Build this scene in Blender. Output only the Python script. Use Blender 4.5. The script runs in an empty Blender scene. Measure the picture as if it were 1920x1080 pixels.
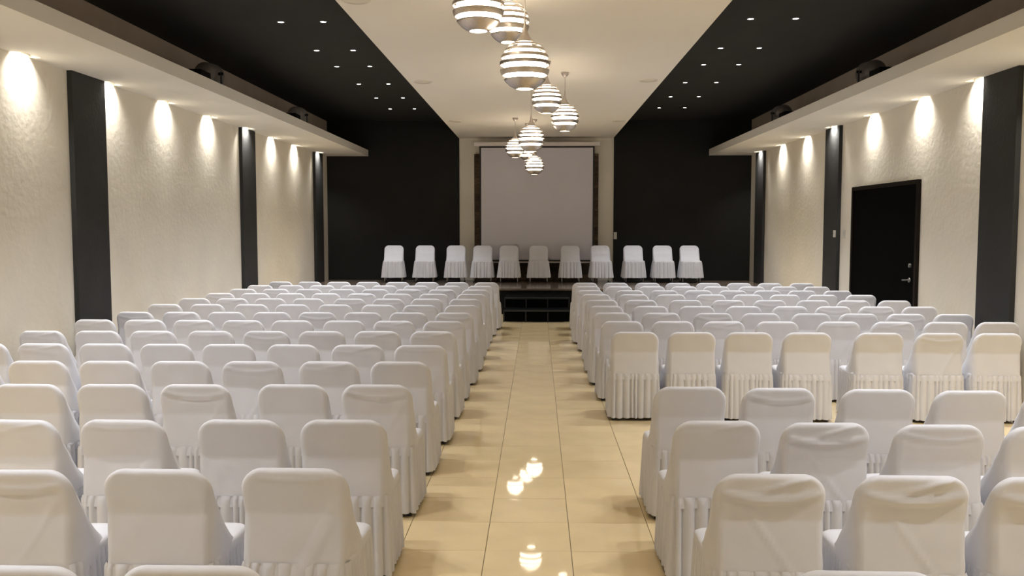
import bpy, bmesh, math, random
from mathutils import Vector, Matrix, noise

random.seed(7)
SC = bpy.context.scene
COL = SC.collection
PI = math.pi

# ---------------------------------------------------------------- camera
EYE = 1.87
F_PX = 1660.0
VPX, VPY = 1008.0, 424.0            # where the long lines of the hall converge in the photograph
_y = Vector((VPX - 960, VPY - 540, F_PX)).normalized()       # world Y in camera axes (x right, y down, z forward)
_z = Vector((0, -_y.z, _y.y)).normalized()
if _z.y > 0:
    _z = -_z
_x = _y.cross(_z)
W2C = (_x, _y, _z)


def ray(px, py):
    v = Vector((px - 960, py - 540, F_PX))
    return Vector((_x.dot(v), _y.dot(v), _z.dot(v)))


def on_z(px, py, z):
    d = ray(px, py)
    return d * ((z - EYE) / d.z) + Vector((0, 0, EYE))


cam_data = bpy.data.cameras.new('camera')
cam_data.sensor_width = 36
cam_data.lens = F_PX / 1920 * 36
cam_data.clip_start = 0.05
cam = bpy.data.objects.new('camera', cam_data)
COL.objects.link(cam)
right = Vector((_x.x, _y.x, _z.x))
down = Vector((_x.y, _y.y, _z.y))
fwd = Vector((_x.z, _y.z, _z.z))
m3 = Matrix((right, -down, -fwd)).transposed()
cam.matrix_world = Matrix.Translation((0, 0, EYE)) @ m3.to_4x4()
SC.camera = cam

# ---------------------------------------------------------------- world, exposure
world = bpy.data.worlds.new('world')
SC.world = world
world.use_nodes = True
world.node_tree.nodes['Background'].inputs['Color'].default_value = (0.02, 0.02, 0.022, 1)
world.node_tree.nodes['Background'].inputs['Strength'].default_value = 0.2
SC.view_settings.view_transform = 'Standard'
SC.view_settings.look = 'None'
SC.view_settings.gamma = 1
SC.view_settings.use_curve_mapping = False
SC.view_settings.exposure = 0.2

# light levels
P_WALL = 13.0        # watts of a wall washer in the soffit
P_DOWN = 118.0        # watts of a downlight in the dark ceiling
P_PEND = 15.0        # watts of a pendant bulb
E_PEND = 10.0       # emission of the pendant diffuser
C_WALL = (1.0, 0.965, 0.91)
C_DOWN = (0.95, 0.965, 1.0)
C_PEND = (1.0, 0.89, 0.75)


def light(name, kind, loc, power, color, parent=None, size=0.05, angle=None, blend=0.5, rot=(0, 0, 0)):
    d = bpy.data.lights.new(name, kind)
    d.energy = power
    d.color = color
    if kind in ('POINT', 'SPOT'):
        d.shadow_soft_size = size
    if kind == 'SPOT':
        d.spot_size = angle
        d.spot_blend = blend
    if kind == 'AREA':
        d.shape = 'RECTANGLE'
        d.size, d.size_y = 0.05, 0.27
        d.spread = 1.9
    o = bpy.data.objects.new(name, d)
    COL.objects.link(o)
    o.location = loc
    o.rotation_euler = rot
    o.parent = parent
    return o


# ---------------------------------------------------------------- helpers
def tag(o, label=None, cat=None, group=None, kind=None):
    if label:
        o['label'] = label
    if cat:
        o['category'] = cat
    if group:
        o['group'] = group
    if kind:
        o['kind'] = kind
    return o


def thing(name, label, cat, loc=(0, 0, 0), rz=0.0, group=None):
    o = bpy.data.objects.new(name, None)
    COL.objects.link(o)
    o.empty_display_size = 0.1
    o.location = loc
    o.rotation_euler = (0, 0, rz)
    return tag(o, label, cat, group)


def mesh(name, bm, mat, smooth=False):
    me = bpy.data.meshes.new(name)
    bm.normal_update()
    bm.to_mesh(me)
    bm.free()
    for m in (mat if isinstance(mat, (list, tuple)) else [mat]):
        me.materials.append(m)
    if smooth:
        for p in me.polygons:
            p.use_smooth = True
    return me


def put(name, me, parent=None, loc=(0, 0, 0), rot=(0, 0, 0)):
    o = bpy.data.objects.new(name, me)
    COL.objects.link(o)
    o.parent = parent
    o.location = loc
    o.rotation_euler = rot
    return o


def obj(name, bm, mat, parent=None, loc=(0, 0, 0), rot=(0, 0, 0), smooth=False):
    return put(name, mesh(name, bm, mat, smooth), parent, loc, rot)


def struct(name, bm, mat, parent=None, smooth=False):
    o = obj(name, bm, mat, parent, smooth=smooth)
    if parent is None:
        o['kind'] = 'structure'
    return o


def add_box(bm, x0, x1, y0, y1, z0, z1, bev=0.0, mi=0):
    vs = [bm.verts.new(c) for c in ((x0, y0, z0), (x1, y0, z0), (x1, y1, z0), (x0, y1, z0),
                                    (x0, y0, z1), (x1, y0, z1), (x1, y1, z1), (x0, y1, z1))]
    fs = [bm.faces.new([vs[i] for i in f]) for f in
          ((3, 2, 1, 0), (4, 5, 6, 7), (0, 1, 5, 4), (1, 2, 6, 5), (2, 3, 7, 6), (3, 0, 4, 7))]
    for f in fs:
        f.material_index = mi
    if bev > 0:
        es = list({e for f in fs for e in f.edges})
        bmesh.ops.bevel(bm, geom=es, offset=bev, segments=2, profile=0.5, affect='EDGES')


def box(*a, **k):
    bm = bmesh.new()
    add_box(bm, *a, **k)
    return bm


def add_lathe(bm, prof, n=24, c=(0, 0, 0), axis='Z', mi=0, cap=True):
    """prof: list of (radius, height)"""
    rings = []
    for r, h in prof:
        ring = []
        for i in range(n):
            a = 2 * PI * i / n
            p = (r * math.cos(a), r * math.sin(a), h)
            if axis == 'X':
                p = (h, p[0], p[1])
            elif axis == 'Y':
                p = (p[1], h, p[0])
            ring.append(bm.verts.new((p[0] + c[0], p[1] + c[1], p[2] + c[2])))
        rings.append(ring)
    for a, b in zip(rings, rings[1:]):
        for i in range(n):
            f = bm.faces.new((a[i], a[(i + 1) % n], b[(i + 1) % n], b[i]))
            f.material_index = mi
    if cap:
        for ring, rev in ((rings[0], True), (rings[-1], False)):
            f = bm.faces.new(ring[::-1] if rev else ring)
            f.material_index = mi


def lathe(prof, n=24, **k):
    bm = bmesh.new()
    add_lathe(bm, prof, n, **k)
    return bm


def add_tube(bm, p0, p1, r0, r1=None, n=10, mi=0):
    r1 = r0 if r1 is None else r1
    p0, p1 = Vector(p0), Vector(p1)
    d = (p1 - p0).normalized()
    u = d.orthogonal().normalized()
    v = d.cross(u)
    ra = [bm.verts.new(p0 + (u * math.cos(2 * PI * i / n) + v * math.sin(2 * PI * i / n)) * r0) for i in range(n)]
    rb = [bm.verts.new(p1 + (u * math.cos(2 * PI * i / n) + v * math.sin(2 * PI * i / n)) * r1) for i in range(n)]
    for i in range(n):
        bm.faces.new((ra[i], ra[(i + 1) % n], rb[(i + 1) % n], rb[i])).material_index = mi
    bm.faces.new(ra[::-1]).material_index = mi
    bm.faces.new(rb).material_index = mi


# ---------------------------------------------------------------- materials
def material(name, color, rough=0.6, metal=0.0, spec=0.5, var=0.0, var_scale=3.0, bump=0.0, bump_scale=60.0,
             sheen=0.0, obj_var=0.0, detail=4.0, emit=None, emit_strength=0.0, coat=0.0):
    m = bpy.data.materials.new(name)
    m.use_nodes = True
    nt = m.node_tree
    N, L = nt.nodes, nt.links
    b = N['Principled BSDF']
    b.inputs['Base Color'].default_value = (*color, 1)
    b.inputs['Roughness'].default_value = rough
    b.inputs['Metallic'].default_value = metal
    b.inputs['Specular IOR Level'].default_value = spec
    if sheen:
        b.inputs['Sheen Weight'].default_value = sheen
    if coat:
        b.inputs['Coat Weight'].default_value = coat
        b.inputs['Coat Roughness'].default_value = 0.05
    tc = N.new('ShaderNodeTexCoord')
    src = None
    if var:
        nz = N.new('ShaderNodeTexNoise')
        nz.inputs['Scale'].default_value = var_scale
        nz.inputs['Detail'].default_value = detail
        L.new(tc.outputs['Object'], nz.inputs['Vector'])
        mr = N.new('ShaderNodeMapRange')
        mr.inputs['From Min'].default_value = 0.3
        mr.inputs['From Max'].default_value = 0.7
        mr.inputs['To Min'].default_value = 1 - var
        mr.inputs['To Max'].default_value = 1 + var
        L.new(nz.outputs['Fac'], mr.inputs['Value'])
        src = mr.outputs['Result']
    if obj_var:
        oi = N.new('ShaderNodeObjectInfo')
        mr2 = N.new('ShaderNodeMapRange')
        mr2.inputs['To Min'].default_value = 1 - obj_var
        mr2.inputs['To Max'].default_value = 1 + obj_var
        L.new(oi.outputs['Random'], mr2.inputs['Value'])
        if src:
            mu = N.new('ShaderNodeMath')
            mu.operation = 'MULTIPLY'
            L.new(src, mu.inputs[0])
            L.new(mr2.outputs['Result'], mu.inputs[1])
            src = mu.outputs['Value']
        else:
            src = mr2.outputs['Result']
    if src:
        vm = N.new('ShaderNodeVectorMath')
        vm.operation = 'SCALE'
        vm.inputs[0].default_value = color
        L.new(src, vm.inputs['Scale'])
        L.new(vm.outputs['Vector'], b.inputs['Base Color'])
    if bump:
        nb = N.new('ShaderNodeTexNoise')
        nb.inputs['Scale'].default_value = bump_scale
        nb.inputs['Detail'].default_value = 5
        L.new(tc.outputs['Object'], nb.inputs['Vector'])
        bp = N.new('ShaderNodeBump')
        bp.inputs['Strength'].default_value = bump
        bp.inputs['Distance'].default_value = 0.01
        L.new(nb.outputs['Fac'], bp.inputs['Height'])
        L.new(bp.outputs['Normal'], b.inputs['Normal'])
    if emit:
        b.inputs['Emission Color'].default_value = (*emit, 1)
        b.inputs['Emission Strength'].default_value = emit_strength
    return m


M_WALL = material('cream_stucco', (0.72, 0.67, 0.57), 0.85, var=0.05, var_scale=1.3, bump=0.38, bump_scale=14, spec=0.2)
M_CEIL = material('cream_ceiling_paint', (0.76, 0.71, 0.62), 0.8, var=0.02, var_scale=0.8, spec=0.2)
M_SOFFIT = material('soffit_plaster', (0.75, 0.71, 0.63), 0.8, var=0.02, var_scale=1.0, spec=0.2)
M_DARKC = material('charcoal_ceiling_paint', (0.019, 0.019, 0.017), 0.8, var=0.1, var_scale=2, spec=0.25)
M_DARK = material('charcoal_wall_paint', (0.0105, 0.0105, 0.009), 0.75, var=0.12, var_scale=2, bump=0.1, bump_scale=30, spec=0.25)
M_PIL = material('charcoal_pilaster_paint', (0.030, 0.030, 0.029), 0.75, var=0.12, var_scale=2, bump=0.3, bump_scale=25, spec=0.25)
M_TILE = material('beige_porcelain', (0.76, 0.60, 0.345), 0.035, var=0.05, var_scale=3.5, obj_var=0.035, spec=0.6, bump=0.012, bump_scale=6)
M_GROUT = material('tile_grout', (0.20, 0.15, 0.085), 0.8, var=0.1, var_scale=9)
M_CLOTH = material('white_polyester', (0.668, 0.668, 0.705), 0.72, var=0.02, var_scale=5, bump=0.06, bump_scale=300, sheen=0.15, obj_var=0.025, spec=0.25)
M_LEG = material('black_leg_metal', (0.02, 0.02, 0.02), 0.4, spec=0.5, obj_var=0.1)
M_LEGC = material('grey_leg_metal', (0.35, 0.33, 0.31), 0.3, metal=0.9, obj_var=0.1)
M_ALU = material('brushed_aluminium', (0.55, 0.50, 0.46), 0.32, metal=1.0, var=0.06, var_scale=40)
M_GLOW = material('lamp_diffuser', (0.9, 0.85, 0.75), 0.5, emit=(1.0, 0.87, 0.70), emit_strength=E_PEND)
M_LED = material('downlight_lens', (0.9, 0.9, 0.9), 0.4, emit=(1.0, 0.97, 0.92), emit_strength=14)
M_WLED = material('washer_lens', (0.9, 0.9, 0.9), 0.4, emit=(1.0, 0.92, 0.80), emit_strength=8)
M_TRIMW = material('white_fitting_plastic', (0.66, 0.60, 0.50), 0.5, var=0.02)
M_RINGD = material('dark_fitting_metal', (0.03, 0.03, 0.03), 0.45, var=0.05)
M_STAGE = material('brown_stage_laminate', (0.17, 0.13, 0.10), 0.14, var=0.2, var_scale=6, spec=0.5)
M_BLACK = material('black_skirting_board', (0.005, 0.0045, 0.004), 0.7, var=0.1, spec=0.15)
M_STEP = material('black_step_board', (0.0022, 0.0026, 0.003), 0.9, var=0.15, var_scale=8, spec=0.03)
M_STEPE = material('step_edge_metal', (0.007, 0.009, 0.011), 0.6, var=0.1)
M_STONE = material('brown_ledge_stone', (0.095, 0.060, 0.036), 0.8, var=0.35, var_scale=14, bump=0.7, bump_scale=35, obj_var=0.35)
M_SCREEN = material('projection_fabric', (0.58, 0.56, 0.60), 0.9, var=0.015, var_scale=1.5, spec=0.1)
M_SCRB = material('screen_black_border', (0.012, 0.009, 0.008), 0.7, var=0.05)
M_CASE = material('screen_case_white', (0.64, 0.58, 0.54), 0.5, var=0.02)
M_BAND = material('taupe_upper_strip', (0.42, 0.35, 0.285), 0.85, var=0.08, var_scale=1.5, spec=0.2)  # upper wall strip, set darker and browner than the stucco below
M_DOOR = material('black_brown_door', (0.0016, 0.0015, 0.0013), 0.8, spec=0.04, var=0.2, var_scale=5)
M_FRAME = material('dark_brown_frame', (0.009, 0.0055, 0.003), 0.6, var=0.2, var_scale=7, spec=0.12)
M_CHROME = material('satin_chrome', (0.30, 0.29, 0.27), 0.4, metal=1.0, var=0.03)
M_PLATE = material('ivory_plate', (0.60, 0.57, 0.50), 0.4, var=0.02)
M_CAN = material('grey_can_metal', (0.17, 0.15, 0.14), 0.5, var=0.1)
M_CAN2 = material('pale_grey_can_metal', (0.32, 0.30, 0.28), 0.5, var=0.1)

# ---------------------------------------------------------------- room shell
XL, XR = -5.15, 5.15
YB, YF = 21.7, -4.0
ZD = 4.42            # dark ceiling
ZW = 4.00            # dropped cream panel
WX0, WX1 = -1.915, 1.835
S_IN, S_B, S_T = 4.13, 3.57, 3.72   # soffit inner edge, underside, top
STG_Y, STG_Z = 18.73, 0.55

TX0, TP, TY0, TPY = -0.298, 0.495, 4.992, 0.494

wall_left = struct('wall_left', box(XL - 0.2, XL, YF, YB + 0.2, -0.1, ZD), M_WALL)
wall_right = struct('wall_right', box(XR, XR + 0.2, YF, YB + 0.2, -0.1, ZD), M_WALL)
wall_back = struct('wall_back', box(XL, XR, YB, YB + 0.2, -0.1, ZD), M_WALL)
for x0, x1 in ((XL, WX0 + 0.005), (WX1 + 0.01, XR)):
    obj('dark_wall_panel', box(x0, x1, YB - 0.05, YB, 0, ZD), M_DARK, wall_back)
struct('wall_front', box(XL, XR, YF - 0.2, YF, -0.1, ZD), M_WALL)
ceiling = struct('ceiling', box(XL - 0.2, XR + 0.2, YF - 0.2, YB + 0.2, ZD, ZD + 0.2), M_DARKC)
obj('dropped_panel', box(WX0, WX1, YF, YB, ZW, ZD), M_CEIL, ceiling)['label'] = 'cream dropped centre panel'

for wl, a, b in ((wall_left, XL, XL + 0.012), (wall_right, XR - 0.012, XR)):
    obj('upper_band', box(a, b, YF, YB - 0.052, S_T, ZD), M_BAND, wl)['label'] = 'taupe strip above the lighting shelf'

# soffit shelves along both side walls, and the charcoal pilasters below them
n_trim = 0


def trim(bm, mat, label=None):
    global n_trim
    n_trim += 1
    o = struct('trim_%d' % n_trim, bm, mat)
    if label:
        o['label'] = label
    return o


PILASTERS = ((9.67, 10.41, 'nearest'), (15.25, 15.97, 'middle'), (20.28, 21.0, 'farthest'))
BEHIND = [7.05, 5.4, 3.8, 2.2, 0.6, -1.0, -2.6]
WASH = {'left': [8.80, 10.58, 12.17, 13.80, 15.44, 17.10, 18.72, 20.50], 'right': [8.90, 10.57, 12.10, 13.85, 15.52, 17.20, 18.90, 20.55]}
R_D, R_W, R_H = 0.11, 0.175, 0.042      # recess: depth from the wall, half length along it, height


def wash_off(y):
    return 0.06 if any(a < y < b for a, b, _n in PILASTERS) else 0.0


def shelf(s, ys):
    """shelf of strips, with a rectangular pocket beside the wall for every lamp"""
    bm = bmesh.new()

    def bx(d0, d1, y0, y1, z0, z1):              # d: distance from the wall
        xa, xb = s * (5.15 - d0), s * (5.15 - d1)
        add_box(bm, min(xa, xb), max(xa, xb), y0, y1, z0, z1)
    y_end = YB - 0.05
    d_in = 5.15 - S_IN
    edge = 0.06 + R_D
    bx(edge, d_in, YF, y_end, S_B, S_T)
    bx(0, edge, YF, y_end, S_B + R_H, S_T)
    y = YF
    for c in sorted(ys):
        bx(0, edge, y, c - R_W, S_B, S_B + R_H)
        o = wash_off(c)
        bx(o + R_D, edge, c - R_W, c + R_W, S_B, S_B + R_H) if o == 0 else None
        if o:
            bx(0, o, c - R_W, c + R_W, S_B, S_B + R_H)
        y = c + R_W
    bx(0, edge, y, y_end, S_B, S_B + R_H)
    return bm


trim(shelf(-1, WASH['left'] + BEHIND), M_SOFFIT, 'cream lighting shelf along the left wall')
trim(shelf(1, WASH['right'] + BEHIND), M_SOFFIT, 'cream lighting shelf along the right wall')
for y0, y1, nm in PILASTERS:
    trim(box(XL, XL + 0.06, y0, y1, 0, S_B, bev=0.004), M_PIL, nm + ' charcoal pilaster on the left wall')
    trim(box(XR - 0.06, XR, y0, y1, 0, S_B, bev=0.004), M_PIL, nm + ' charcoal pilaster on the right wall')

# ---------------------------------------------------------------- floor tiles
floor = struct('floor', box(XL, XR, YF, YB, -0.1, -0.0035), M_GROUT)


def tile_bm(bm, cx, cy, w, d, dz=0.0, top=0.0):
    b = 0.002
    x0, x1, y0, y1 = cx - w / 2, cx + w / 2, cy - d / 2, cy + d / 2
    lo = [bm.verts.new((x, y, -0.0075)) for x, y in ((x0, y0), (x1, y0), (x1, y1), (x0, y1))]
    mi = [bm.verts.new((x, y, top - 0.0012)) for x, y in ((x0, y0), (x1, y0), (x1, y1), (x0, y1))]
    up = [bm.verts.new((x, y, top)) for x, y in ((x0 + b, y0 + b), (x1 - b, y0 + b), (x1 - b, y1 - b), (x0 + b, y1 - b))]
    bm.faces.new(up)
    for a, c in ((lo, mi), (mi, up)):
        for i in range(4):
            bm.faces.new((a[i], a[(i + 1) % 4], c[(i + 1) % 4], c[i]))


bm = bmesh.new()
tile_bm(bm, 0, 0, TP - 0.004, TPY - 0.004)
me_tile = mesh('tile', bm, M_TILE)
field = bmesh.new()
rt = random.Random(3)
for i in range(-12, 14):
    for j in range(-19, 36):
        cx, cy = TX0 + TP * (i + 0.5), TY0 + TPY * (j + 0.5)
        w, d = TP - 0.004, TPY - 0.004
        if cx - w / 2 < XL or cx + w / 2 > XR:
            a, c = max(cx - w / 2, XL + .002), min(cx + w / 2, XR - .002)
            if c - a < 0.03:
                continue
            cx, w = (a + c) / 2, c - a
        if cy - d / 2 < YF or cy + d / 2 > YB:
            continue
        if -3 <= i <= 4 and -3 <= j <= 26 and w > TP - 0.01:
            put('tile', me_tile, floor, (cx, cy, 0), (rt.gauss(0, 0.0009), rt.gauss(0, 0.0009), 0))
        else:
            tile_bm(field, cx, cy, w, d)
obj('tile_field', field, M_TILE, floor)['kind'] = 'stuff'

# ---------------------------------------------------------------- stage and its steps
stage = thing('stage', 'low brown topped stage with black front across the far end', 'stage', (0, STG_Y, 0))
obj('deck', box(XL + 0.002, XR - 0.002, 0, YB - STG_Y - 0.052, STG_Z - 0.04, STG_Z, bev=0.004), M_STAGE, stage)
for k in range(7):
    w = (XR - XL) / 7
    obj('front_panel', box(XL + w * k + 0.001, XL + w * (k + 1) - 0.001, 0.03, 0.06, 0.0, STG_Z - 0.04, bev=0.003), M_BLACK, stage)

st = thing('stage_steps', 'black portable steps leading up to the stage at aisle end', 'steps', (-0.012, 17.2, 0))
SW = 0.645
for k, (z, y) in enumerate(((0.236, 0.0), (0.44, 0.52))):
    y1 = 1.50 if k == 1 else y + 0.54
    obj('tread', box(-SW, SW, y, y1, z - 0.03, z, bev=0.004), M_STEP, st)
    z0 = (0.0, 0.236)[k]
    for q in range(3):
        w = 2 * SW / 3
        obj('riser_panel', box(-SW + w * q + 0.012, -SW + w * (q + 1) - 0.012, y + 0.02, y + 0.035, z0 + 0.01, z - 0.035), M_STEP, st)
    obj('nosing', box(-SW - 0.006, SW + 0.006, y - 0.012, y + 0.012, z - 0.034, z + 0.004, bev=0.003), M_STEPE, st)
    for q in range(4):
        x = -SW + 2 * SW / 3 * q
        obj('post', box(x - 0.011, x + 0.011, y, y + 0.022, z0, z - 0.03), M_STEPE, st)

# ---------------------------------------------------------------- back wall: ledge stone, projector screen
rs = random.Random(5)
SX0, SX1 = -1.545, 1.475
z = STG_Z
me_stone = {}
obj('stone_backing', box(SX0, SX1, YB - 0.02, YB, STG_Z, 3.62), M_BLACK, wall_back)
while z < 3.60:
    h = rs.choice((0.10, 0.13, 0.16))
    h = min(h, 3.62 - z)
    x = SX0
    while x < SX1 - 0.02:
        w = rs.choice((0.2, 0.28, 0.36))
        if SX1 - (x + w) < 0.12:
            w = SX1 - x
        hidden = z > 1.15 and x > -1.30 and x + w < 1.26
        if not hidden:
            d = rs.choice((0.035, 0.05, 0.065))
            key = (round(w, 2), round(h, 2), d)
            if key not in me_stone:
                me_stone[key] = mesh('stone', box(-w / 2 + .003, w / 2 - .003, -d, 0, 0.003, h - 0.003, bev=0.004), M_STONE)
            put('stone', me_stone[key], wall_back, (x + w / 2, YB, z))
        x += w
    z += h

scr = thing('projector_screen', 'pull down white projector screen with black border behind the stage chairs', 'screen', (-0.02, 21.32, 0))
obj('screen_fabric', box(-1.335, 1.335, 0.0, 0.004, 1.06, 3.735), M_SCREEN, scr)
obj('border', box(-1.375, -1.335, -0.002, 0.006, 1.02, 3.79), M_SCRB, scr)
obj('border', box(1.335, 1.375, -0.002, 0.006, 1.02, 3.79), M_SCRB, scr)
obj('border', box(-1.335, 1.335, -0.002, 0.006, 3.735, 3.79), M_SCRB, scr)
obj('border', box(-1.335, 1.335, -0.002, 0.006, 1.02, 1.06), M_SCRB, scr)
obj('bottom_bar', lathe([(0.019, -1.40), (0.019, 1.40)], 12, axis='X', c=(0, 0.002, 1.0)), M_CASE, scr, smooth=False)
bm = bmesh.new()
add_box(bm, -1.515, 1.515, -0.06, 0.06, 3.775, 3.875, bev=0.02)
obj('roller_case', bm, M_CASE, scr)
for x in (-1.4, 1.4):
    obj('bracket', box(x - 0.02, x + 0.02, 0.05, 0.325, 3.80, 3.85), M_CASE, scr)

# ---------------------------------------------------------------- door, switches
DY0, DY1, DZ = 12.10, 14.62, 2.50
door = struct('door_1', box(XR - 0.035, XR - 0.002, DY0 + 0.06, DY1 - 0.06, 0.008, DZ - 0.06, bev=0.004), M_DOOR)
door['label'] = 'wide black door in a dark brown frame on the right wall'
for a in ((DY0, DY0 + 0.06, 0, DZ), (DY1 - 0.06, DY1, 0, DZ), (DY0 + 0.06, DY1 - 0.06, DZ - 0.06, DZ)):
    obj('door_frame', box(XR - 0.05, XR, a[0], a[1], a[2], a[3], bev=0.006), M_FRAME, door)
bm = bmesh.new()
add_lathe(bm, [(0.032, -0.012), (0.034, 0.0), (0.022, 0.006), (0.022, 0.012)][::-1], 20, axis='X', c=(XR - 0.045, 12.29, 1.13))
add_tube(bm, (XR - 0.05, 12.29, 1.13), (XR - 0.10, 12.29, 1.13), 0.011)
add_tube(bm, (XR - 0.095, 12.285, 1.13), (XR - 0.095, 12.41, 1.125), 0.011, 0.009)
obj('door_handle', bm, M_CHROME, door, smooth=False)
obj('deadbolt', lathe([(0.014, -0.03), (0.028, -0.024), (0.03, 0.0)], 20, axis='X', c=(XR - 0.035, 12.29, 1.33)), M_CHROME, door)


def switch(name, label, x, y, z, face, w=0.075, h=0.12, rockers=1):
    """face: the direction the plate looks: 'L' = -X, 'F' = -Y"""
    t = thing(name, label, 'switch' if 'switch' in name else 'outlet', (x, y, z))
    if face == 'L':
        obj('cover_plate', box(-0.008, 0, -w / 2, w / 2, -h / 2, h / 2, bev=0.003), M_PLATE, t)
        obj('rocker', box(-0.014, -0.007, -w * 0.2, w * 0.2, -h * 0.25, h * 0.25, bev=0.002), M_PLATE, t)
    else:
        obj('cover_plate', box(-w / 2, w / 2, -0.008, 0, -h / 2, h / 2, bev=0.003), M_PLATE, t)
        obj('rocker', box(-w * 0.2, w * 0.2, -0.014, -0.007, -h * 0.25, h * 0.25, bev=0.002), M_PLATE, t)
    return t


switch('wall_switch', 'ivory wall switch on cream wall between middle right pilaster and door', XR, 15.06, 1.735, 'L', 0.13, 0.15)
switch('wall_thermostat_switch', 'small dull grey control plate on the middle right pilaster', XR - 0.06, 15.36, 1.74, 'L', 0.12, 0.12)
switch('wall_outlet', 'small pale plate on dark back wall right of the screen', WX1 + 0.055, YB - 0.05, 1.64, 'F', 0.075, 0.17)

# ---------------------------------------------------------------- covered chairs
TOP = 0.86


def back_y(z):
    k = 0.665
    a = -0.256 + (-0.232 + 0.256) * (z - 0.45) / (k - 0.45)
    b = -0.232 + (-0.266 + 0.232) * (z - k) / (TOP - k)
    t = max(0, min(1, (z - k + 0.012) / 0.024))
    return a * (1 - t) + b * t


def bump_line(d, s):
    return math.exp(-(d / s) ** 2)


def fold(variant, u, z):
    """outward displacement of the rear face, metres"""
    f = 0.0
    if variant == 1:      # one sagging fold under the top edge
        zc = 0.805 - 0.028 * (1 - u * u) - 0.006 * u
        f += 0.009 * bump_line(z - zc, 0.011) - 0.006 * bump_line(z - zc + 0.018, 0.012)
        d = (z - 0.47) - 0.32 * (u - 0.05)
        f += 0.006 * bump_line(d, 0.018) * (1 if z < 0.72 else math.exp(-(z - 0.72) / 0.03))
    elif variant == 2:    # diagonal pulls towards the lower corner
        for k, o in enumerate((0.0, 0.055, 0.105)):
            d = (z - 0.46 - o * 0.4) - 0.36 * (u - 0.15 - o * 3)
            f += 0.007 * bump_line(d, 0.014) * max(0.0, min(1, (0.76 - z) / 0.08)) * (1 if u > 0 else 0.3)
        zc = 0.825 - 0.012 * (1 - u * u)
        f += 0.004 * bump_line(z - zc, 0.008)
    elif variant == 3:    # loose cloth slumped over the top, two deep swags
        zc = 0.775 - 0.030 * (1 - u * u)
        f += 0.020 * bump_line(z - zc - 0.006, 0.016) - 0.005 * bump_line(z - zc + 0.022, 0.012)
        d = (z - 0.79) - 0.055 * (u + 0.25)
        f += 0.014 * bump_line(d, 0.010) * (0.5 + 0.5 * math.tanh(3 * u + 0.5))
        d = (z - 0.815) - 0.10 * (u - 0.55)
        f += 0.010 * bump_line(d, 0.009) * (0.5 + 0.5 * math.tanh(4 * u - 0.6))
        d = (z - 0.47) + 0.30 * (u - 0.35)
        f += 0.006 * bump_line(d, 0.02) * max(0, min(1, (0.72 - z) / 0.08))
    elif variant == 4:    # soft ripples high up
        d = (z - 0.815) - 0.03 * u
        f += 0.006 * bump_line(d, 0.010) * (0.6 + 0.4 * math.sin(2.5 * u))
        d = (z - 0.785) + 0.02 * u
        f += 0.004 * bump_line(d, 0.009)
    return f


def back_cover_mesh(variant):
    rnd = random.Random(20 + variant)
    off = Vector((rnd.uniform(0, 50), rnd.uniform(0, 50), 0))
    r, w0 = 0.104, 0.231
    zs = [0.40, 0.43, 0.45] + [0.45 + 0.0135 * k for k in range(1, 24)]
    zs = [q for q in zs if q < TOP - r - 0.003] + [TOP - r + r * math.sin(a) for a in
                                                   [PI / 2 * (k / 13.0) ** 0.8 for k in range(0, 13)]] + [TOP]
    nb, ns = 26, 5            # points across each face and round each side
    bm = bmesh.new()
    rings = []
    for z in zs:
        t = max(0, min(1, (z - 0.45) / (TOP - 0.45)))
        w = w0 + 0.006 * (1 - t) - 0.004 * math.sin(PI * t)
        if z > TOP - r:
            w = w - r + math.sqrt(max(0, r * r - (z - TOP + r) ** 2))
        th = 0.050 + 0.30 * (1 - t) ** 1.9
        e = 0.026
        g = 1.0
        if z > TOP - e:
            g = math.sqrt(max(0.0, 1 - ((z - TOP + e) / e) ** 2))
        yb = back_y(z)
        mid = yb + 0.025
        y0, y1 = mid - 0.025 * g, mid + (th - 0.025) * g
        half = (y1 - y0) / 2
        cy = (y0 + y1) / 2
        rc = min(half, 0.03)
        ring = []
        for k in range(nb + 1):                      # rear face, left to right
            u = -1 + 2 * k / nb
            x = u * (w - rc)
            n = noise.noise(Vector((u * 2.2, z * 9, 0)) + off) * 0.0035
            f = (fold(variant, u, z) + n) * (0.35 + 0.65 * (1 - u ** 8)) * g
            ring.append((x, y0 - f, z))
        for k in range(1, ns):                       # right side
            a = -PI / 2 + PI * k / ns
            n = noise.noise(Vector((7, z * 14, k * 0.7)) + off) * 0.006 * (1 - t)
            ring.append((w - rc + rc * math.cos(a) + n, cy + half * math.sin(a), z))
        for k in range(nb, -1, -1):                  # front face, right to left
            u = -1 + 2 * k / nb
            n = noise.noise(Vector((u * 2.2, z * 9, 5)) + off) * 0.004 * g
            ring.append((u * (w - rc), y1 + n, z))
        for k in range(1, ns):
            a = PI / 2 + PI * k / ns
            n = noise.noise(Vector((-7, z * 14, k * 0.7)) + off) * 0.006 * (1 - t)
            ring.append((-(w - rc) + rc * math.cos(a) - n, cy + half * math.sin(a), z))
        rings.append([bm.verts.new(p) for p in ring])
    n = len(rings[0])
    for a, b in zip(rings, rings[1:]):
        for i in range(n):
            bm.faces.new((a[i], a[(i + 1) % n], b[(i + 1) % n], b[i]))
    bmesh.ops.remove_doubles(bm, verts=bm.verts, dist=0.0004)
    return mesh('back_cover', bm, M_CLOTH, True)


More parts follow.
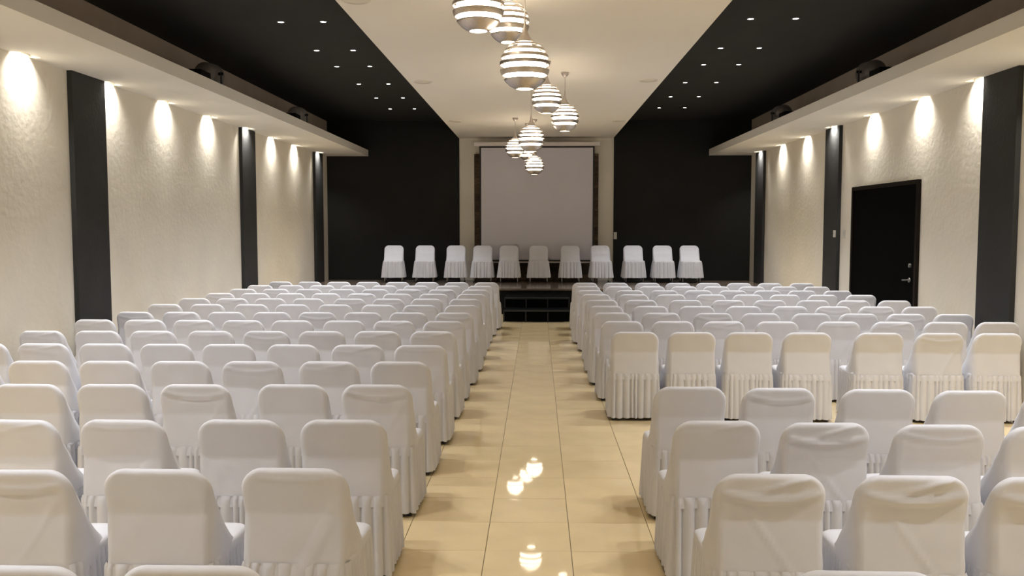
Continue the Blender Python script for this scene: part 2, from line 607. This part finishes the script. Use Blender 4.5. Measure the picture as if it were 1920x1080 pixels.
def rrect(hx, y0, y1, r, s):
    """point and normal at arc fraction s of a rounded rectangle, anticlockwise from the rear left"""
    hy = (y1 - y0) / 2
    cy = (y0 + y1) / 2
    lx, ly = 2 * (hx - r), 2 * (hy - r)
    arc = PI / 2 * r
    per = 2 * lx + 2 * ly + 4 * arc
    d = (s % 1.0) * per
    segs = [('l', lx, (-(hx - r), -hy), (1, 0), (0, -1)), ('a', arc, (hx - r, -(hy - r)), -PI / 2, 0),
            ('l', ly, (hx, -(hy - r)), (0, 1), (1, 0)), ('a', arc, (hx - r, hy - r), 0, 0),
            ('l', lx, (hx - r, hy), (-1, 0), (0, 1)), ('a', arc, (-(hx - r), hy - r), PI / 2, 0),
            ('l', ly, (-hx, hy - r), (0, -1), (-1, 0)), ('a', arc, (-(hx - r), -(hy - r)), PI, 0)]
    for k, ln, p, q, nn in segs:
        if d <= ln:
            if k == 'l':
                return (p[0] + q[0] * d, p[1] + q[1] * d + cy), nn
            a = q + d / r
            return (p[0] + r * math.cos(a), p[1] + r * math.sin(a) + cy), (math.cos(a), math.sin(a))
        d -= ln
    return (-(hx - r), -hy + cy), (0, -1)


def skirt_mesh(seed, zb=0.03, pleats=36, flare=0.012, amp=0.012, steps=8, zt=0.458):
    rnd = random.Random(seed)
    marks = [0.0]
    for k in range(pleats):
        marks.append(marks[-1] + rnd.uniform(0.6, 1.4))
    marks = [q / marks[-1] for q in marks]
    kick = [rnd.uniform(0.55, 1.25) for _ in range(pleats)]
    lean = [rnd.uniform(-0.012, 0.012) for _ in range(pleats)]
    dip = [rnd.uniform(-0.010, 0.012) for _ in range(pleats)]
    rows = (0.0, 0.02, 0.05, 0.10, 0.2, 0.36, 0.54, 0.72, 0.88, 1.0)
    bm = bmesh.new()
    rings = []
    for v in rows:
        ring = []
        for k in range(pleats):
            for q in range(steps):
                f = q / steps
                s = marks[k] + (marks[k + 1] - marks[k]) * f
                # sharp groove, broad rounded crest
                wv = math.sin(PI * f) ** 0.6 * 2 - 1.15
                s2 = s + lean[k] * 0.25 * v
                (x, y), (nx, ny) = rrect(0.233, -0.262, 0.24, 0.05, s2)
                grow = min(1, v / 0.05) * (0.75 + 0.35 * v)
                o = flare * (v ** 0.8) + amp * kick[k] * wv * grow - 0.004 * (1 - v)
                o += 0.010 * noise.noise(Vector((s * 18, v * 1.6, seed))) * v
                zz = zt + (zb - zt) * v + (dip[k] * (0.5 - abs(f - 0.5)) + 0.012 * noise.noise(Vector((s * 6, 3, seed)))) * v
                ring.append(bm.verts.new((x + nx * o, y + ny * o, zz)))
        rings.append(ring)
    n = len(rings[0])
    for a, b in zip(rings, rings[1:]):
        for i in range(n):
            bm.faces.new((b[i], b[(i + 1) % n], a[(i + 1) % n], a[i]))
    return mesh('skirt', bm, M_CLOTH, True)


def seat_cover_mesh(seed):
    off = Vector((seed * 3.1, 0, 0))
    bm = bmesh.new()
    rings = []
    N = 56
    for sc, z in ((1.0, 0.425), (1.015, 0.440), (1.015, 0.455), (0.99, 0.468), (0.94, 0.476), (0.8, 0.481), (0.5, 0.484), (0.15, 0.485)):
        ring = []
        for k in range(N):
            (x, y), _n = rrect(0.232, -0.235, 0.236, 0.055, k / N)
            h = noise.noise(Vector((x * 9, y * 9, 1)) + off) * 0.006
            ring.append(bm.verts.new((x * sc, 0.0005 + (y - 0.0005) * sc, z + h)))
        rings.append(ring)
    for a, b in zip(rings, rings[1:]):
        for i in range(N):
            bm.faces.new((a[i], a[(i + 1) % N], b[(i + 1) % N], b[i]))
    bm.faces.new(rings[-1])
    return mesh('seat_cover', bm, M_CLOTH, True)


def leg_mesh(mat):
    bm = bmesh.new()
    add_tube(bm, (0, 0, 0.012), (0, 0, 0.43), 0.011, 0.012, 10, 0)
    return mesh('leg', bm, mat)


def foot_mesh():
    bm = bmesh.new()
    add_tube(bm, (0, 0, 0.0), (0, 0, 0.028), 0.018, 0.015, 10, 0)
    return mesh('foot_cap', bm, M_LEG)


BACKS = [back_cover_mesh(v) for v in range(5)]
SKIRTS = [skirt_mesh(s) for s in (1, 2, 3, 4)]
SKIRTS_ST = [skirt_mesh(s, zb=0.115, pleats=24, flare=0.042, amp=0.012, zt=0.492) for s in (11, 12, 13)]
SEAT_LIFT = 0.034
SEATS = [seat_cover_mesh(s) for s in (1, 2)]
LEG_D = leg_mesh(M_LEG)
FOOT = foot_mesh()
LEG_C = leg_mesh(M_LEGC)


def make_chair(label, group, x, y, z, rz, variant, skirt, seat, leg):
    t = thing('covered_chair', label, 'chair', (x, y, z), rz, group)
    put('back_cover', BACKS[variant], t)
    put('seat_cover', SEATS[seat], t, (0, 0, SEAT_LIFT if leg is LEG_C else 0))
    put('skirt', skirt, t)
    for lx, ly in ((-0.2, -0.215), (0.2, -0.215), (-0.2, 0.205), (0.2, 0.205)):
        put('foot_cap', FOOT, put('leg', leg, t, (lx, ly, 0)))
    return t


def ex(*pairs):
    return [(a + b) / 2 for a, b in pairs]


# rows as read off the photograph: (top edge height at left, at right), chair centres left to right;
# nearest row first
LEFT = [
    (1061, 1061, [12, 357]),
    (881, 878, [28, 291, 550]),
    (787, 787, [26, 227, 451, 640]),
    (720, 721, [60, 200, 361, 548, 705]),
    (676, 678, [-62, 71, 206, 327, 471, 617, 748]),
    (643, 647, [-36, 79, 199, 309, 423, 548, 671, 787]),
    (620, 621, [77, 182, 285, 396, 498, 602, 708, 808]),
    (599, 602, [176, 275, 362, 452, 545, 647, 738, 830]),
    (584.5, 586, [252, 343, 425, 508, 590, 681, 769, 845]),
    (570, 572, [308, 388, 471, 547, 628, 711, 788, 864]),
    (559, 560.5, [365, 434, 508, 575, 655, 729, 800, 870]),
    (549.5, 551, [412, 478, 545, 611, 677, 745, 813, 884]),
    (541.5, 543, [456, 515, 580, 642, 706, 767, 826, 886]),
    (534.5, 536, [488, 544, 604, 662, 720, 780, 841, 900]),
    (528, 529.5, [527, 582, 637, 690, 746, 802, 853, 906]),
]
RIGHT = [
    (1072, 1072, [1626]),
    (889, 895, [1446, 1719, 1965]),
    (789, 800, [1346, 1550, 1768, 1968]),
    (725, 735, [1295, 1462, 1648, 1824, 1992]),
    (622, 625, [1191, 1298, 1405, 1515, 1650, 1766, 1870]),
    (602, 604, [1170, 1262, 1355, 1458, 1574, 1676, 1777, 1870]),
    (586, 589, [1147, 1240, 1338, 1427, 1525, 1611, 1698, 1787]),
    (573.5, 575, [1136, 1220, 1307, 1395, 1484, 1567, 1644, 1720]),
    (562, 563.5, [1133, 1197, 1286, 1366, 1444, 1525, 1601, 1678]),
    (551.5, 553, [1117, 1188, 1258, 1335, 1401, 1472, 1543, 1615]),
    (544, 545, [1106, 1181, 1249, 1309, 1375, 1437, 1503, 1571]),
    (536.5, 537.5, [1101, 1161, 1223, 1283, 1343, 1411, 1470, 1531]),
    (530, 531, [1097, 1155, 1217, 1270, 1328, 1387, 1443, 1504]),
]
ORD = ['', 'first', 'second', 'third', 'fourth', 'fifth', 'sixth', 'seventh', 'eighth', 'ninth', 'tenth', 'eleventh']
LOOK = {1: 'with a sagging crease across its back', 2: 'with diagonal creases on its back',
        3: 'with slumped swags over its back', 4: 'with ripples below its top edge'}
# look of the cover where the photograph shows it: (side, row from the camera, seat from the left) -> variant
VAR = {('L', 1, 2): 1, ('L', 1, 1): 1, ('L', 2, 3): 2, ('L', 2, 2): 0, ('L', 2, 1): 1, ('L', 3, 1): 4, ('L', 3, 2): 2, ('L', 3, 3): 0, ('L', 3, 4): 0,
       ('R', 2, 1): 3, ('R', 2, 2): 3, ('R', 2, 3): 3, ('R', 3, 1): 4, ('R', 3, 2): 3, ('R', 3, 3): 1, ('R', 1, 1): 1,
       ('L', 6, 2): 4, ('L', 7, 3): 4, ('L', 6, 7): 4, ('L', 7, 5): 1, ('L', 7, 7): 4, ('L', 8, 2): 4, ('R', 6, 3): 4, ('R', 6, 6): 4}
rc_ = random.Random(99)
PITCH = 0.539


def seat_rows(rows, side):
    nrow = len(rows)
    for r, (ya, yb, xs) in enumerate(rows):
        n = len(xs)
        ps = [on_z(px, ya + (yb - ya) * (c / (n - 1) if n > 1 else 0), TOP) for c, px in enumerate(xs)]
        for _it in range(60):                # neighbours' skirts touch but do not run into each other
            for a, b in zip(ps, ps[1:]):
                d = PITCH - (b.x - a.x)
                if d > 0:
                    a.x -= d / 2
                    b.x += d / 2
        for c, px in enumerate(xs):
            p = ps[c]
            rz = rc_.gauss(0, 0.018)
            if side == 'L' and r == 8 and c == 0:
                rz = -0.05
            v = VAR.get((side, r + 1, c + 1), 0 if rc_.random() < 0.62 else rc_.choice((1, 2, 4, 4)))
            seat = (n - c) if side == 'L' else (c + 1)        # counted from the aisle
            back = nrow - r                                   # counted from the stage
            if back <= 9:
                row = '%s row from stage' % ORD[back]
            else:
                row = ('front row nearest camera' if r == 0 else '%s row from camera' % ORD[r + 1])
            block = 'left block' if side == 'L' else 'right block'
            if (side, r + 1, c + 1) in VAR and v in LOOK and r < 4:
                short = {1: 'with sagging back crease', 2: 'with diagonal back creases',
                         3: 'with slumped back swags', 4: 'with rippled back top'}[v]
                lab = 'white covered chair %s, %s, %s, %s from aisle' % (short, block, row, ORD[seat])
            else:
                lab = 'white covered chair, %s, %s, %s seat from aisle' % (block, row, ORD[seat])
            # the back's top edge stands 0.24 m behind the chair's origin
            ox, oy = p.x - 0.242 * math.sin(rz), p.y + 0.242 * math.cos(rz)
            make_chair(lab, 'white covered chairs in the %s' % block, ox, oy, 0, rz, v,
                       SKIRTS[rc_.randrange(4)], rc_.randrange(2), LEG_D)


seat_rows(LEFT, 'L')
seat_rows(RIGHT, 'R')

# the line of chairs on the stage, facing the hall
XS_ST = [(739, 459.5), (797.5, 460), (855.5, 460), (905.5, 460), (954.5, 459.5), (1010, 460.5), (1069, 460), (1125, 459), (1186.5, 459.5), (1241.5, 460), (1292, 459)]
for k, (px, py) in enumerate(XS_ST):
    d = ray(px, py)
    p = d * (21.15 / d.y) + Vector((0, 0, EYE))
    rz = PI + (0.10, 0.07, 0.05, 0.02, 0.03, 0, -0.01, 0.02, 0.0, -0.03, -0.02)[k]
    if k < 6:
        lab = 'white covered chair on stage facing hall, %s from the left' % ORD[k + 1] if k else 'white covered chair on stage facing hall, leftmost in line'
    else:
        lab = 'white covered chair on stage facing hall, %s from the right' % ORD[11 - k] if k < 10 else 'white covered chair on stage facing hall, rightmost in line'
    make_chair(lab, 'white covered chairs on the stage', p.x + 0.242 * math.sin(rz) * -1, p.y + 0.242 * math.cos(rz), STG_Z, rz,
               (4, 4, 0, 4, 0, 0, 4, 0, 4, 0, 2)[k], SKIRTS_ST[k % 3], k % 2, LEG_C)

# ---------------------------------------------------------------- pendant lamps
RP = 0.197


def shell_band(s0, s1, n=40, thick=0.005, k=6):
    """a spherical band between heights s0..s1 (fractions of the radius), with thickness"""
    bm = bmesh.new()
    outer = [(RP * math.sqrt(max(0, 1 - s * s)), RP * s) for s in [s0 + (s1 - s0) * i / k for i in range(k + 1)]]
    inner = [(max(0.001, r - thick), h) for r, h in outer][::-1]
    pr = outer + inner + [outer[0]]
    add_lathe(bm, pr, n, cap=False)
    bmesh.ops.remove_doubles(bm, verts=bm.verts, dist=0.00005)
    return bm


BANDS = ((-0.93, -0.56), (-0.40, -0.19), (0.0, 0.13), (0.27, 0.40), (0.53, 0.65), (0.745, 0.84))
ME_BAND = [mesh('shade_ring', shell_band(a, b), M_ALU, True) for a, b in BANDS]
ME_CORE = mesh('diffuser', lathe([(0.001, -0.172), (0.070, -0.170), (0.074, -0.166)] +
                                 [(0.165 * math.cos(a), 0.160 * math.sin(a)) for a in [(-62 + 13 * k) * PI / 180 for k in range(11)]] +
                                 [(0.05, 0.165), (0.001, 0.167)], 32), M_GLOW, True)
ME_CAP = mesh('neck', lathe([(0.080, RP * 0.90), (0.078, RP * 0.925), (0.060, RP * 0.98), (0.036, 0.225), (0.021, 0.262), (0.012, 0.31), (0.007, 0.36), (0.006, 0.375)], 28), M_ALU, True)
ME_CUP = mesh('ceiling_cup', lathe([(0.012, -0.065), (0.022, -0.06), (0.045, -0.035), (0.058, 0.0)], 24), M_ALU, True)
PEND = [(-0.446, 6.74, 3.509, 'pendant lamp hanging highest and nearest, cut by the photo top edge'),
        (-0.274, 8.30, 3.742, 'pendant lamp right behind the nearest cut off pendant'),
        (-0.103, 7.04, 3.125, 'large pendant lamp hanging lowest of the nearest three'),
        (0.114, 11.65, 3.515, 'middle pendant lamp just below right of the large low pendant'),
        (0.376, 12.50, 3.376, 'pendant lamp farthest right, hanging on a clear cord'),
        (-0.095, 12.95, 3.134, 'middle pendant lamp hanging lowest, in front of the screen top'),
        (-0.446, 17.65, 3.406, 'small pendant lamp farthest left in front of the screen'),
        (-0.214, 18.60, 3.422, 'small pendant lamp mostly hidden behind the low middle pendant'),
        (-0.067, 17.90, 3.087, 'small pendant lamp hanging lowest in front of the white screen')]
for x, y, z, lab in PEND:
    t = thing('pendant_lamp', 'slatted metal globe ' + lab if len(lab.split()) < 12 else lab, 'lamp', (x, y, z), 0, 'globe pendant lamps down the aisle')
    for me in ME_BAND:
        put('shade_ring', me, t)
    put('diffuser', ME_CORE, t)
    put('neck', ME_CAP, t)
    bm = bmesh.new()
    add_tube(bm, (0, 0, 0.36), (0, 0, ZW - z - 0.06), 0.004, n=8) if ZW - z - 0.06 > 0.37 else add_tube(bm, (0, 0, 0.2), (0, 0, ZW - z - 0.01), 0.004, n=8)
    cord = obj('cord', bm, M_ALU, t)
    put('ceiling_cup', ME_CUP, cord, (0, 0, ZW - z))
# the lamps of the same row that hang behind the photographer
for x, y, z in ((-0.3, 1.4, 3.4), (0.2, 2.2, 3.3), (-0.1, -2.6, 3.4)):
    light('pendant_bulb', 'POINT', (x, y, z), P_PEND, C_PEND, size=0.18)

# ---------------------------------------------------------------- downlights in the dark ceiling
ME_DL_RING = mesh('trim_ring', lathe([(0.036, -0.001), (0.040, -0.006), (0.055, -0.004), (0.058, 0.0)], 24, cap=False), M_RINGD, True)
ME_DL_LENS = mesh('lens', lathe([(0.001, -0.004), (0.030, -0.0035), (0.038, -0.001)], 20, cap=False), M_LED, True)
ROWS_DL = [11.2, 13.0, 14.3, 16.05, 17.78, 19.43]
XS_DL = [-3.218, -2.684, 2.62, 3.172]
for r, y in enumerate(ROWS_DL):
    for c, x in enumerate(XS_DL):
        side = 'left' if c < 2 else 'right'
        pos = 'outer' if c in (0, 3) else 'inner'
        row = ('nearest pair' if r == 0 else 'farthest pair' if r == 5 else '%s pair from camera' % ORD[r + 1])
        t = thing('downlight', 'small white ceiling downlight in dark ceiling %s side, %s one of %s' % (side, pos, row), 'light',
                  (x, y, ZD), 0, 'downlights in the dark ceiling')
        put('trim_ring', ME_DL_RING, t)
        put('lens', ME_DL_LENS, t)
        light('downlight_beam', 'SPOT', (0, 0, -0.02), P_DOWN, C_DOWN, t, size=0.04, angle=1.5, blend=0.6)
for y in (9.4, 7.6, 5.8, 4.0, 2.2, 0.2):
    for x in XS_DL:
        light('downlight_beam', 'SPOT', (x, y, ZD - 0.02), P_DOWN, C_DOWN, size=0.04, angle=1.5, blend=0.6)

# ---------------------------------------------------------------- wall washers in the soffits
bm = bmesh.new()
for q in ((-0.042, 0.042, -0.160, -0.150), (-0.042, 0.042, 0.150, 0.160), (-0.042, -0.033, -0.150, 0.150), (0.033, 0.042, -0.150, 0.150)):
    add_box(bm, *q, -0.008, 0)
ME_WW_RING = mesh('trim_frame', bm, M_TRIMW)
ME_WW_LENS = mesh('lens', box(-0.033, 0.033, -0.150, 0.150, -0.004, 0), M_WLED)
for side, ys in WASH.items():
    s = -1 if side == 'left' else 1
    for k, y in enumerate(ys):
        x = s * (5.15 - wash_off(y) - 0.058)
        pos = 'nearest' if k == 0 else 'farthest' if k == 7 else '%s from camera' % ORD[k + 1]
        t = thing('wall_washer', 'recessed wall washer under the %s lighting shelf, %s' % (side, pos), 'light', (x, y, S_B + R_H), 0,
                  'wall washers under the %s shelf' % side)
        put('trim_frame', ME_WW_RING, t)
        put('lens', ME_WW_LENS, t)
        light('washer_beam', 'AREA', (0, 0, -0.012), P_WALL, C_WALL, t, rot=(0, -s * 0.10, 0))
    for y in (7.05, 5.4, 3.8, 2.2, 0.6, -1.0, -2.6):
        light('washer_beam', 'AREA', (s * 5.092, y, S_B + R_H - 0.012), P_WALL, C_WALL, rot=(0, -s * 0.10, 0))

# ---------------------------------------------------------------- round ceiling speakers
for x, y, lab in ((-1.72, 8.48, 'round cream ceiling disc at top left, cut by the photo edge'),
                  (-1.70, 13.21, 'round cream ceiling disc at left edge of panel, halfway down'),
                  (-1.67, 18.14, 'round cream ceiling disc at left edge of panel, near stage'),
                  (1.61, 13.17, 'round cream ceiling disc at right edge of panel, halfway down'),
                  (1.63, 18.15, 'round cream ceiling disc at right edge of panel, near stage')):
    x = max(-1.75, min(1.66, x))
    t = thing('ceiling_speaker', lab, 'speaker', (x, y, ZW), 0, 'round discs in the cream ceiling panel')
    obj('bezel', lathe([(0.105, -0.012), (0.118, -0.018), (0.135, -0.012), (0.14, 0.0)], 32, cap=False), M_TRIMW, t, smooth=True)
    obj('grille', lathe([(0.001, -0.006), (0.06, -0.0075), (0.106, -0.010)], 32, cap=False), M_TRIMW, t, smooth=True)

# ---------------------------------------------------------------- spotlights lying on the soffit shelves
def spot_can(x, y, s, mat, lab):
    t = thing('stage_spotlight', lab, 'spotlight', (x, y, S_T), 0, 'spotlights on the lighting shelves')
    bm = bmesh.new()
    add_lathe(bm, [(0.06, -0.20), (0.12, -0.17), (0.15, -0.10), (0.16, 0.0), (0.165, 0.17), (0.175, 0.18), (0.175, 0.20), (0.15, 0.20), (0.14, 0.16)], 28, axis='Y', c=(0, 0.18, 0.27))
    obj('can', bm, mat, t, smooth=False)
    obj('base_box', box(-0.14, 0.14, -0.42, -0.06, 0.0, 0.24, bev=0.012), M_BLACK, t)
    bm = bmesh.new()
    add_box(bm, -0.21, -0.195, 0.14, 0.19, 0.0, 0.30)
    add_box(bm, 0.195, 0.21, 0.14, 0.19, 0.0, 0.30)
    add_box(bm, -0.21, 0.21, 0.14, 0.19, 0.0, 0.014)
    obj('yoke', bm, M_RINGD, t)
    bm = bmesh.new()
    add_tube(bm, (-0.225, 0.165, 0.27), (-0.165, 0.165, 0.27), 0.02)
    add_tube(bm, (0.225, 0.165, 0.27), (0.165, 0.165, 0.27), 0.02)
    obj('knob', bm, M_BLACK, t)


spot_can(-4.62, 12.25, -1, M_CAN, 'dark grey spotlight on left lighting shelf, nearer of two')
spot_can(-4.62, 16.85, -1, M_CAN2, 'pale grey spotlight on left lighting shelf, farther of two')
spot_can(4.62, 12.35, 1, M_CAN, 'dark grey spotlight on right lighting shelf, nearer of two')
spot_can(4.62, 16.85, 1, M_CAN, 'dark grey spotlight on right lighting shelf, farther of two')
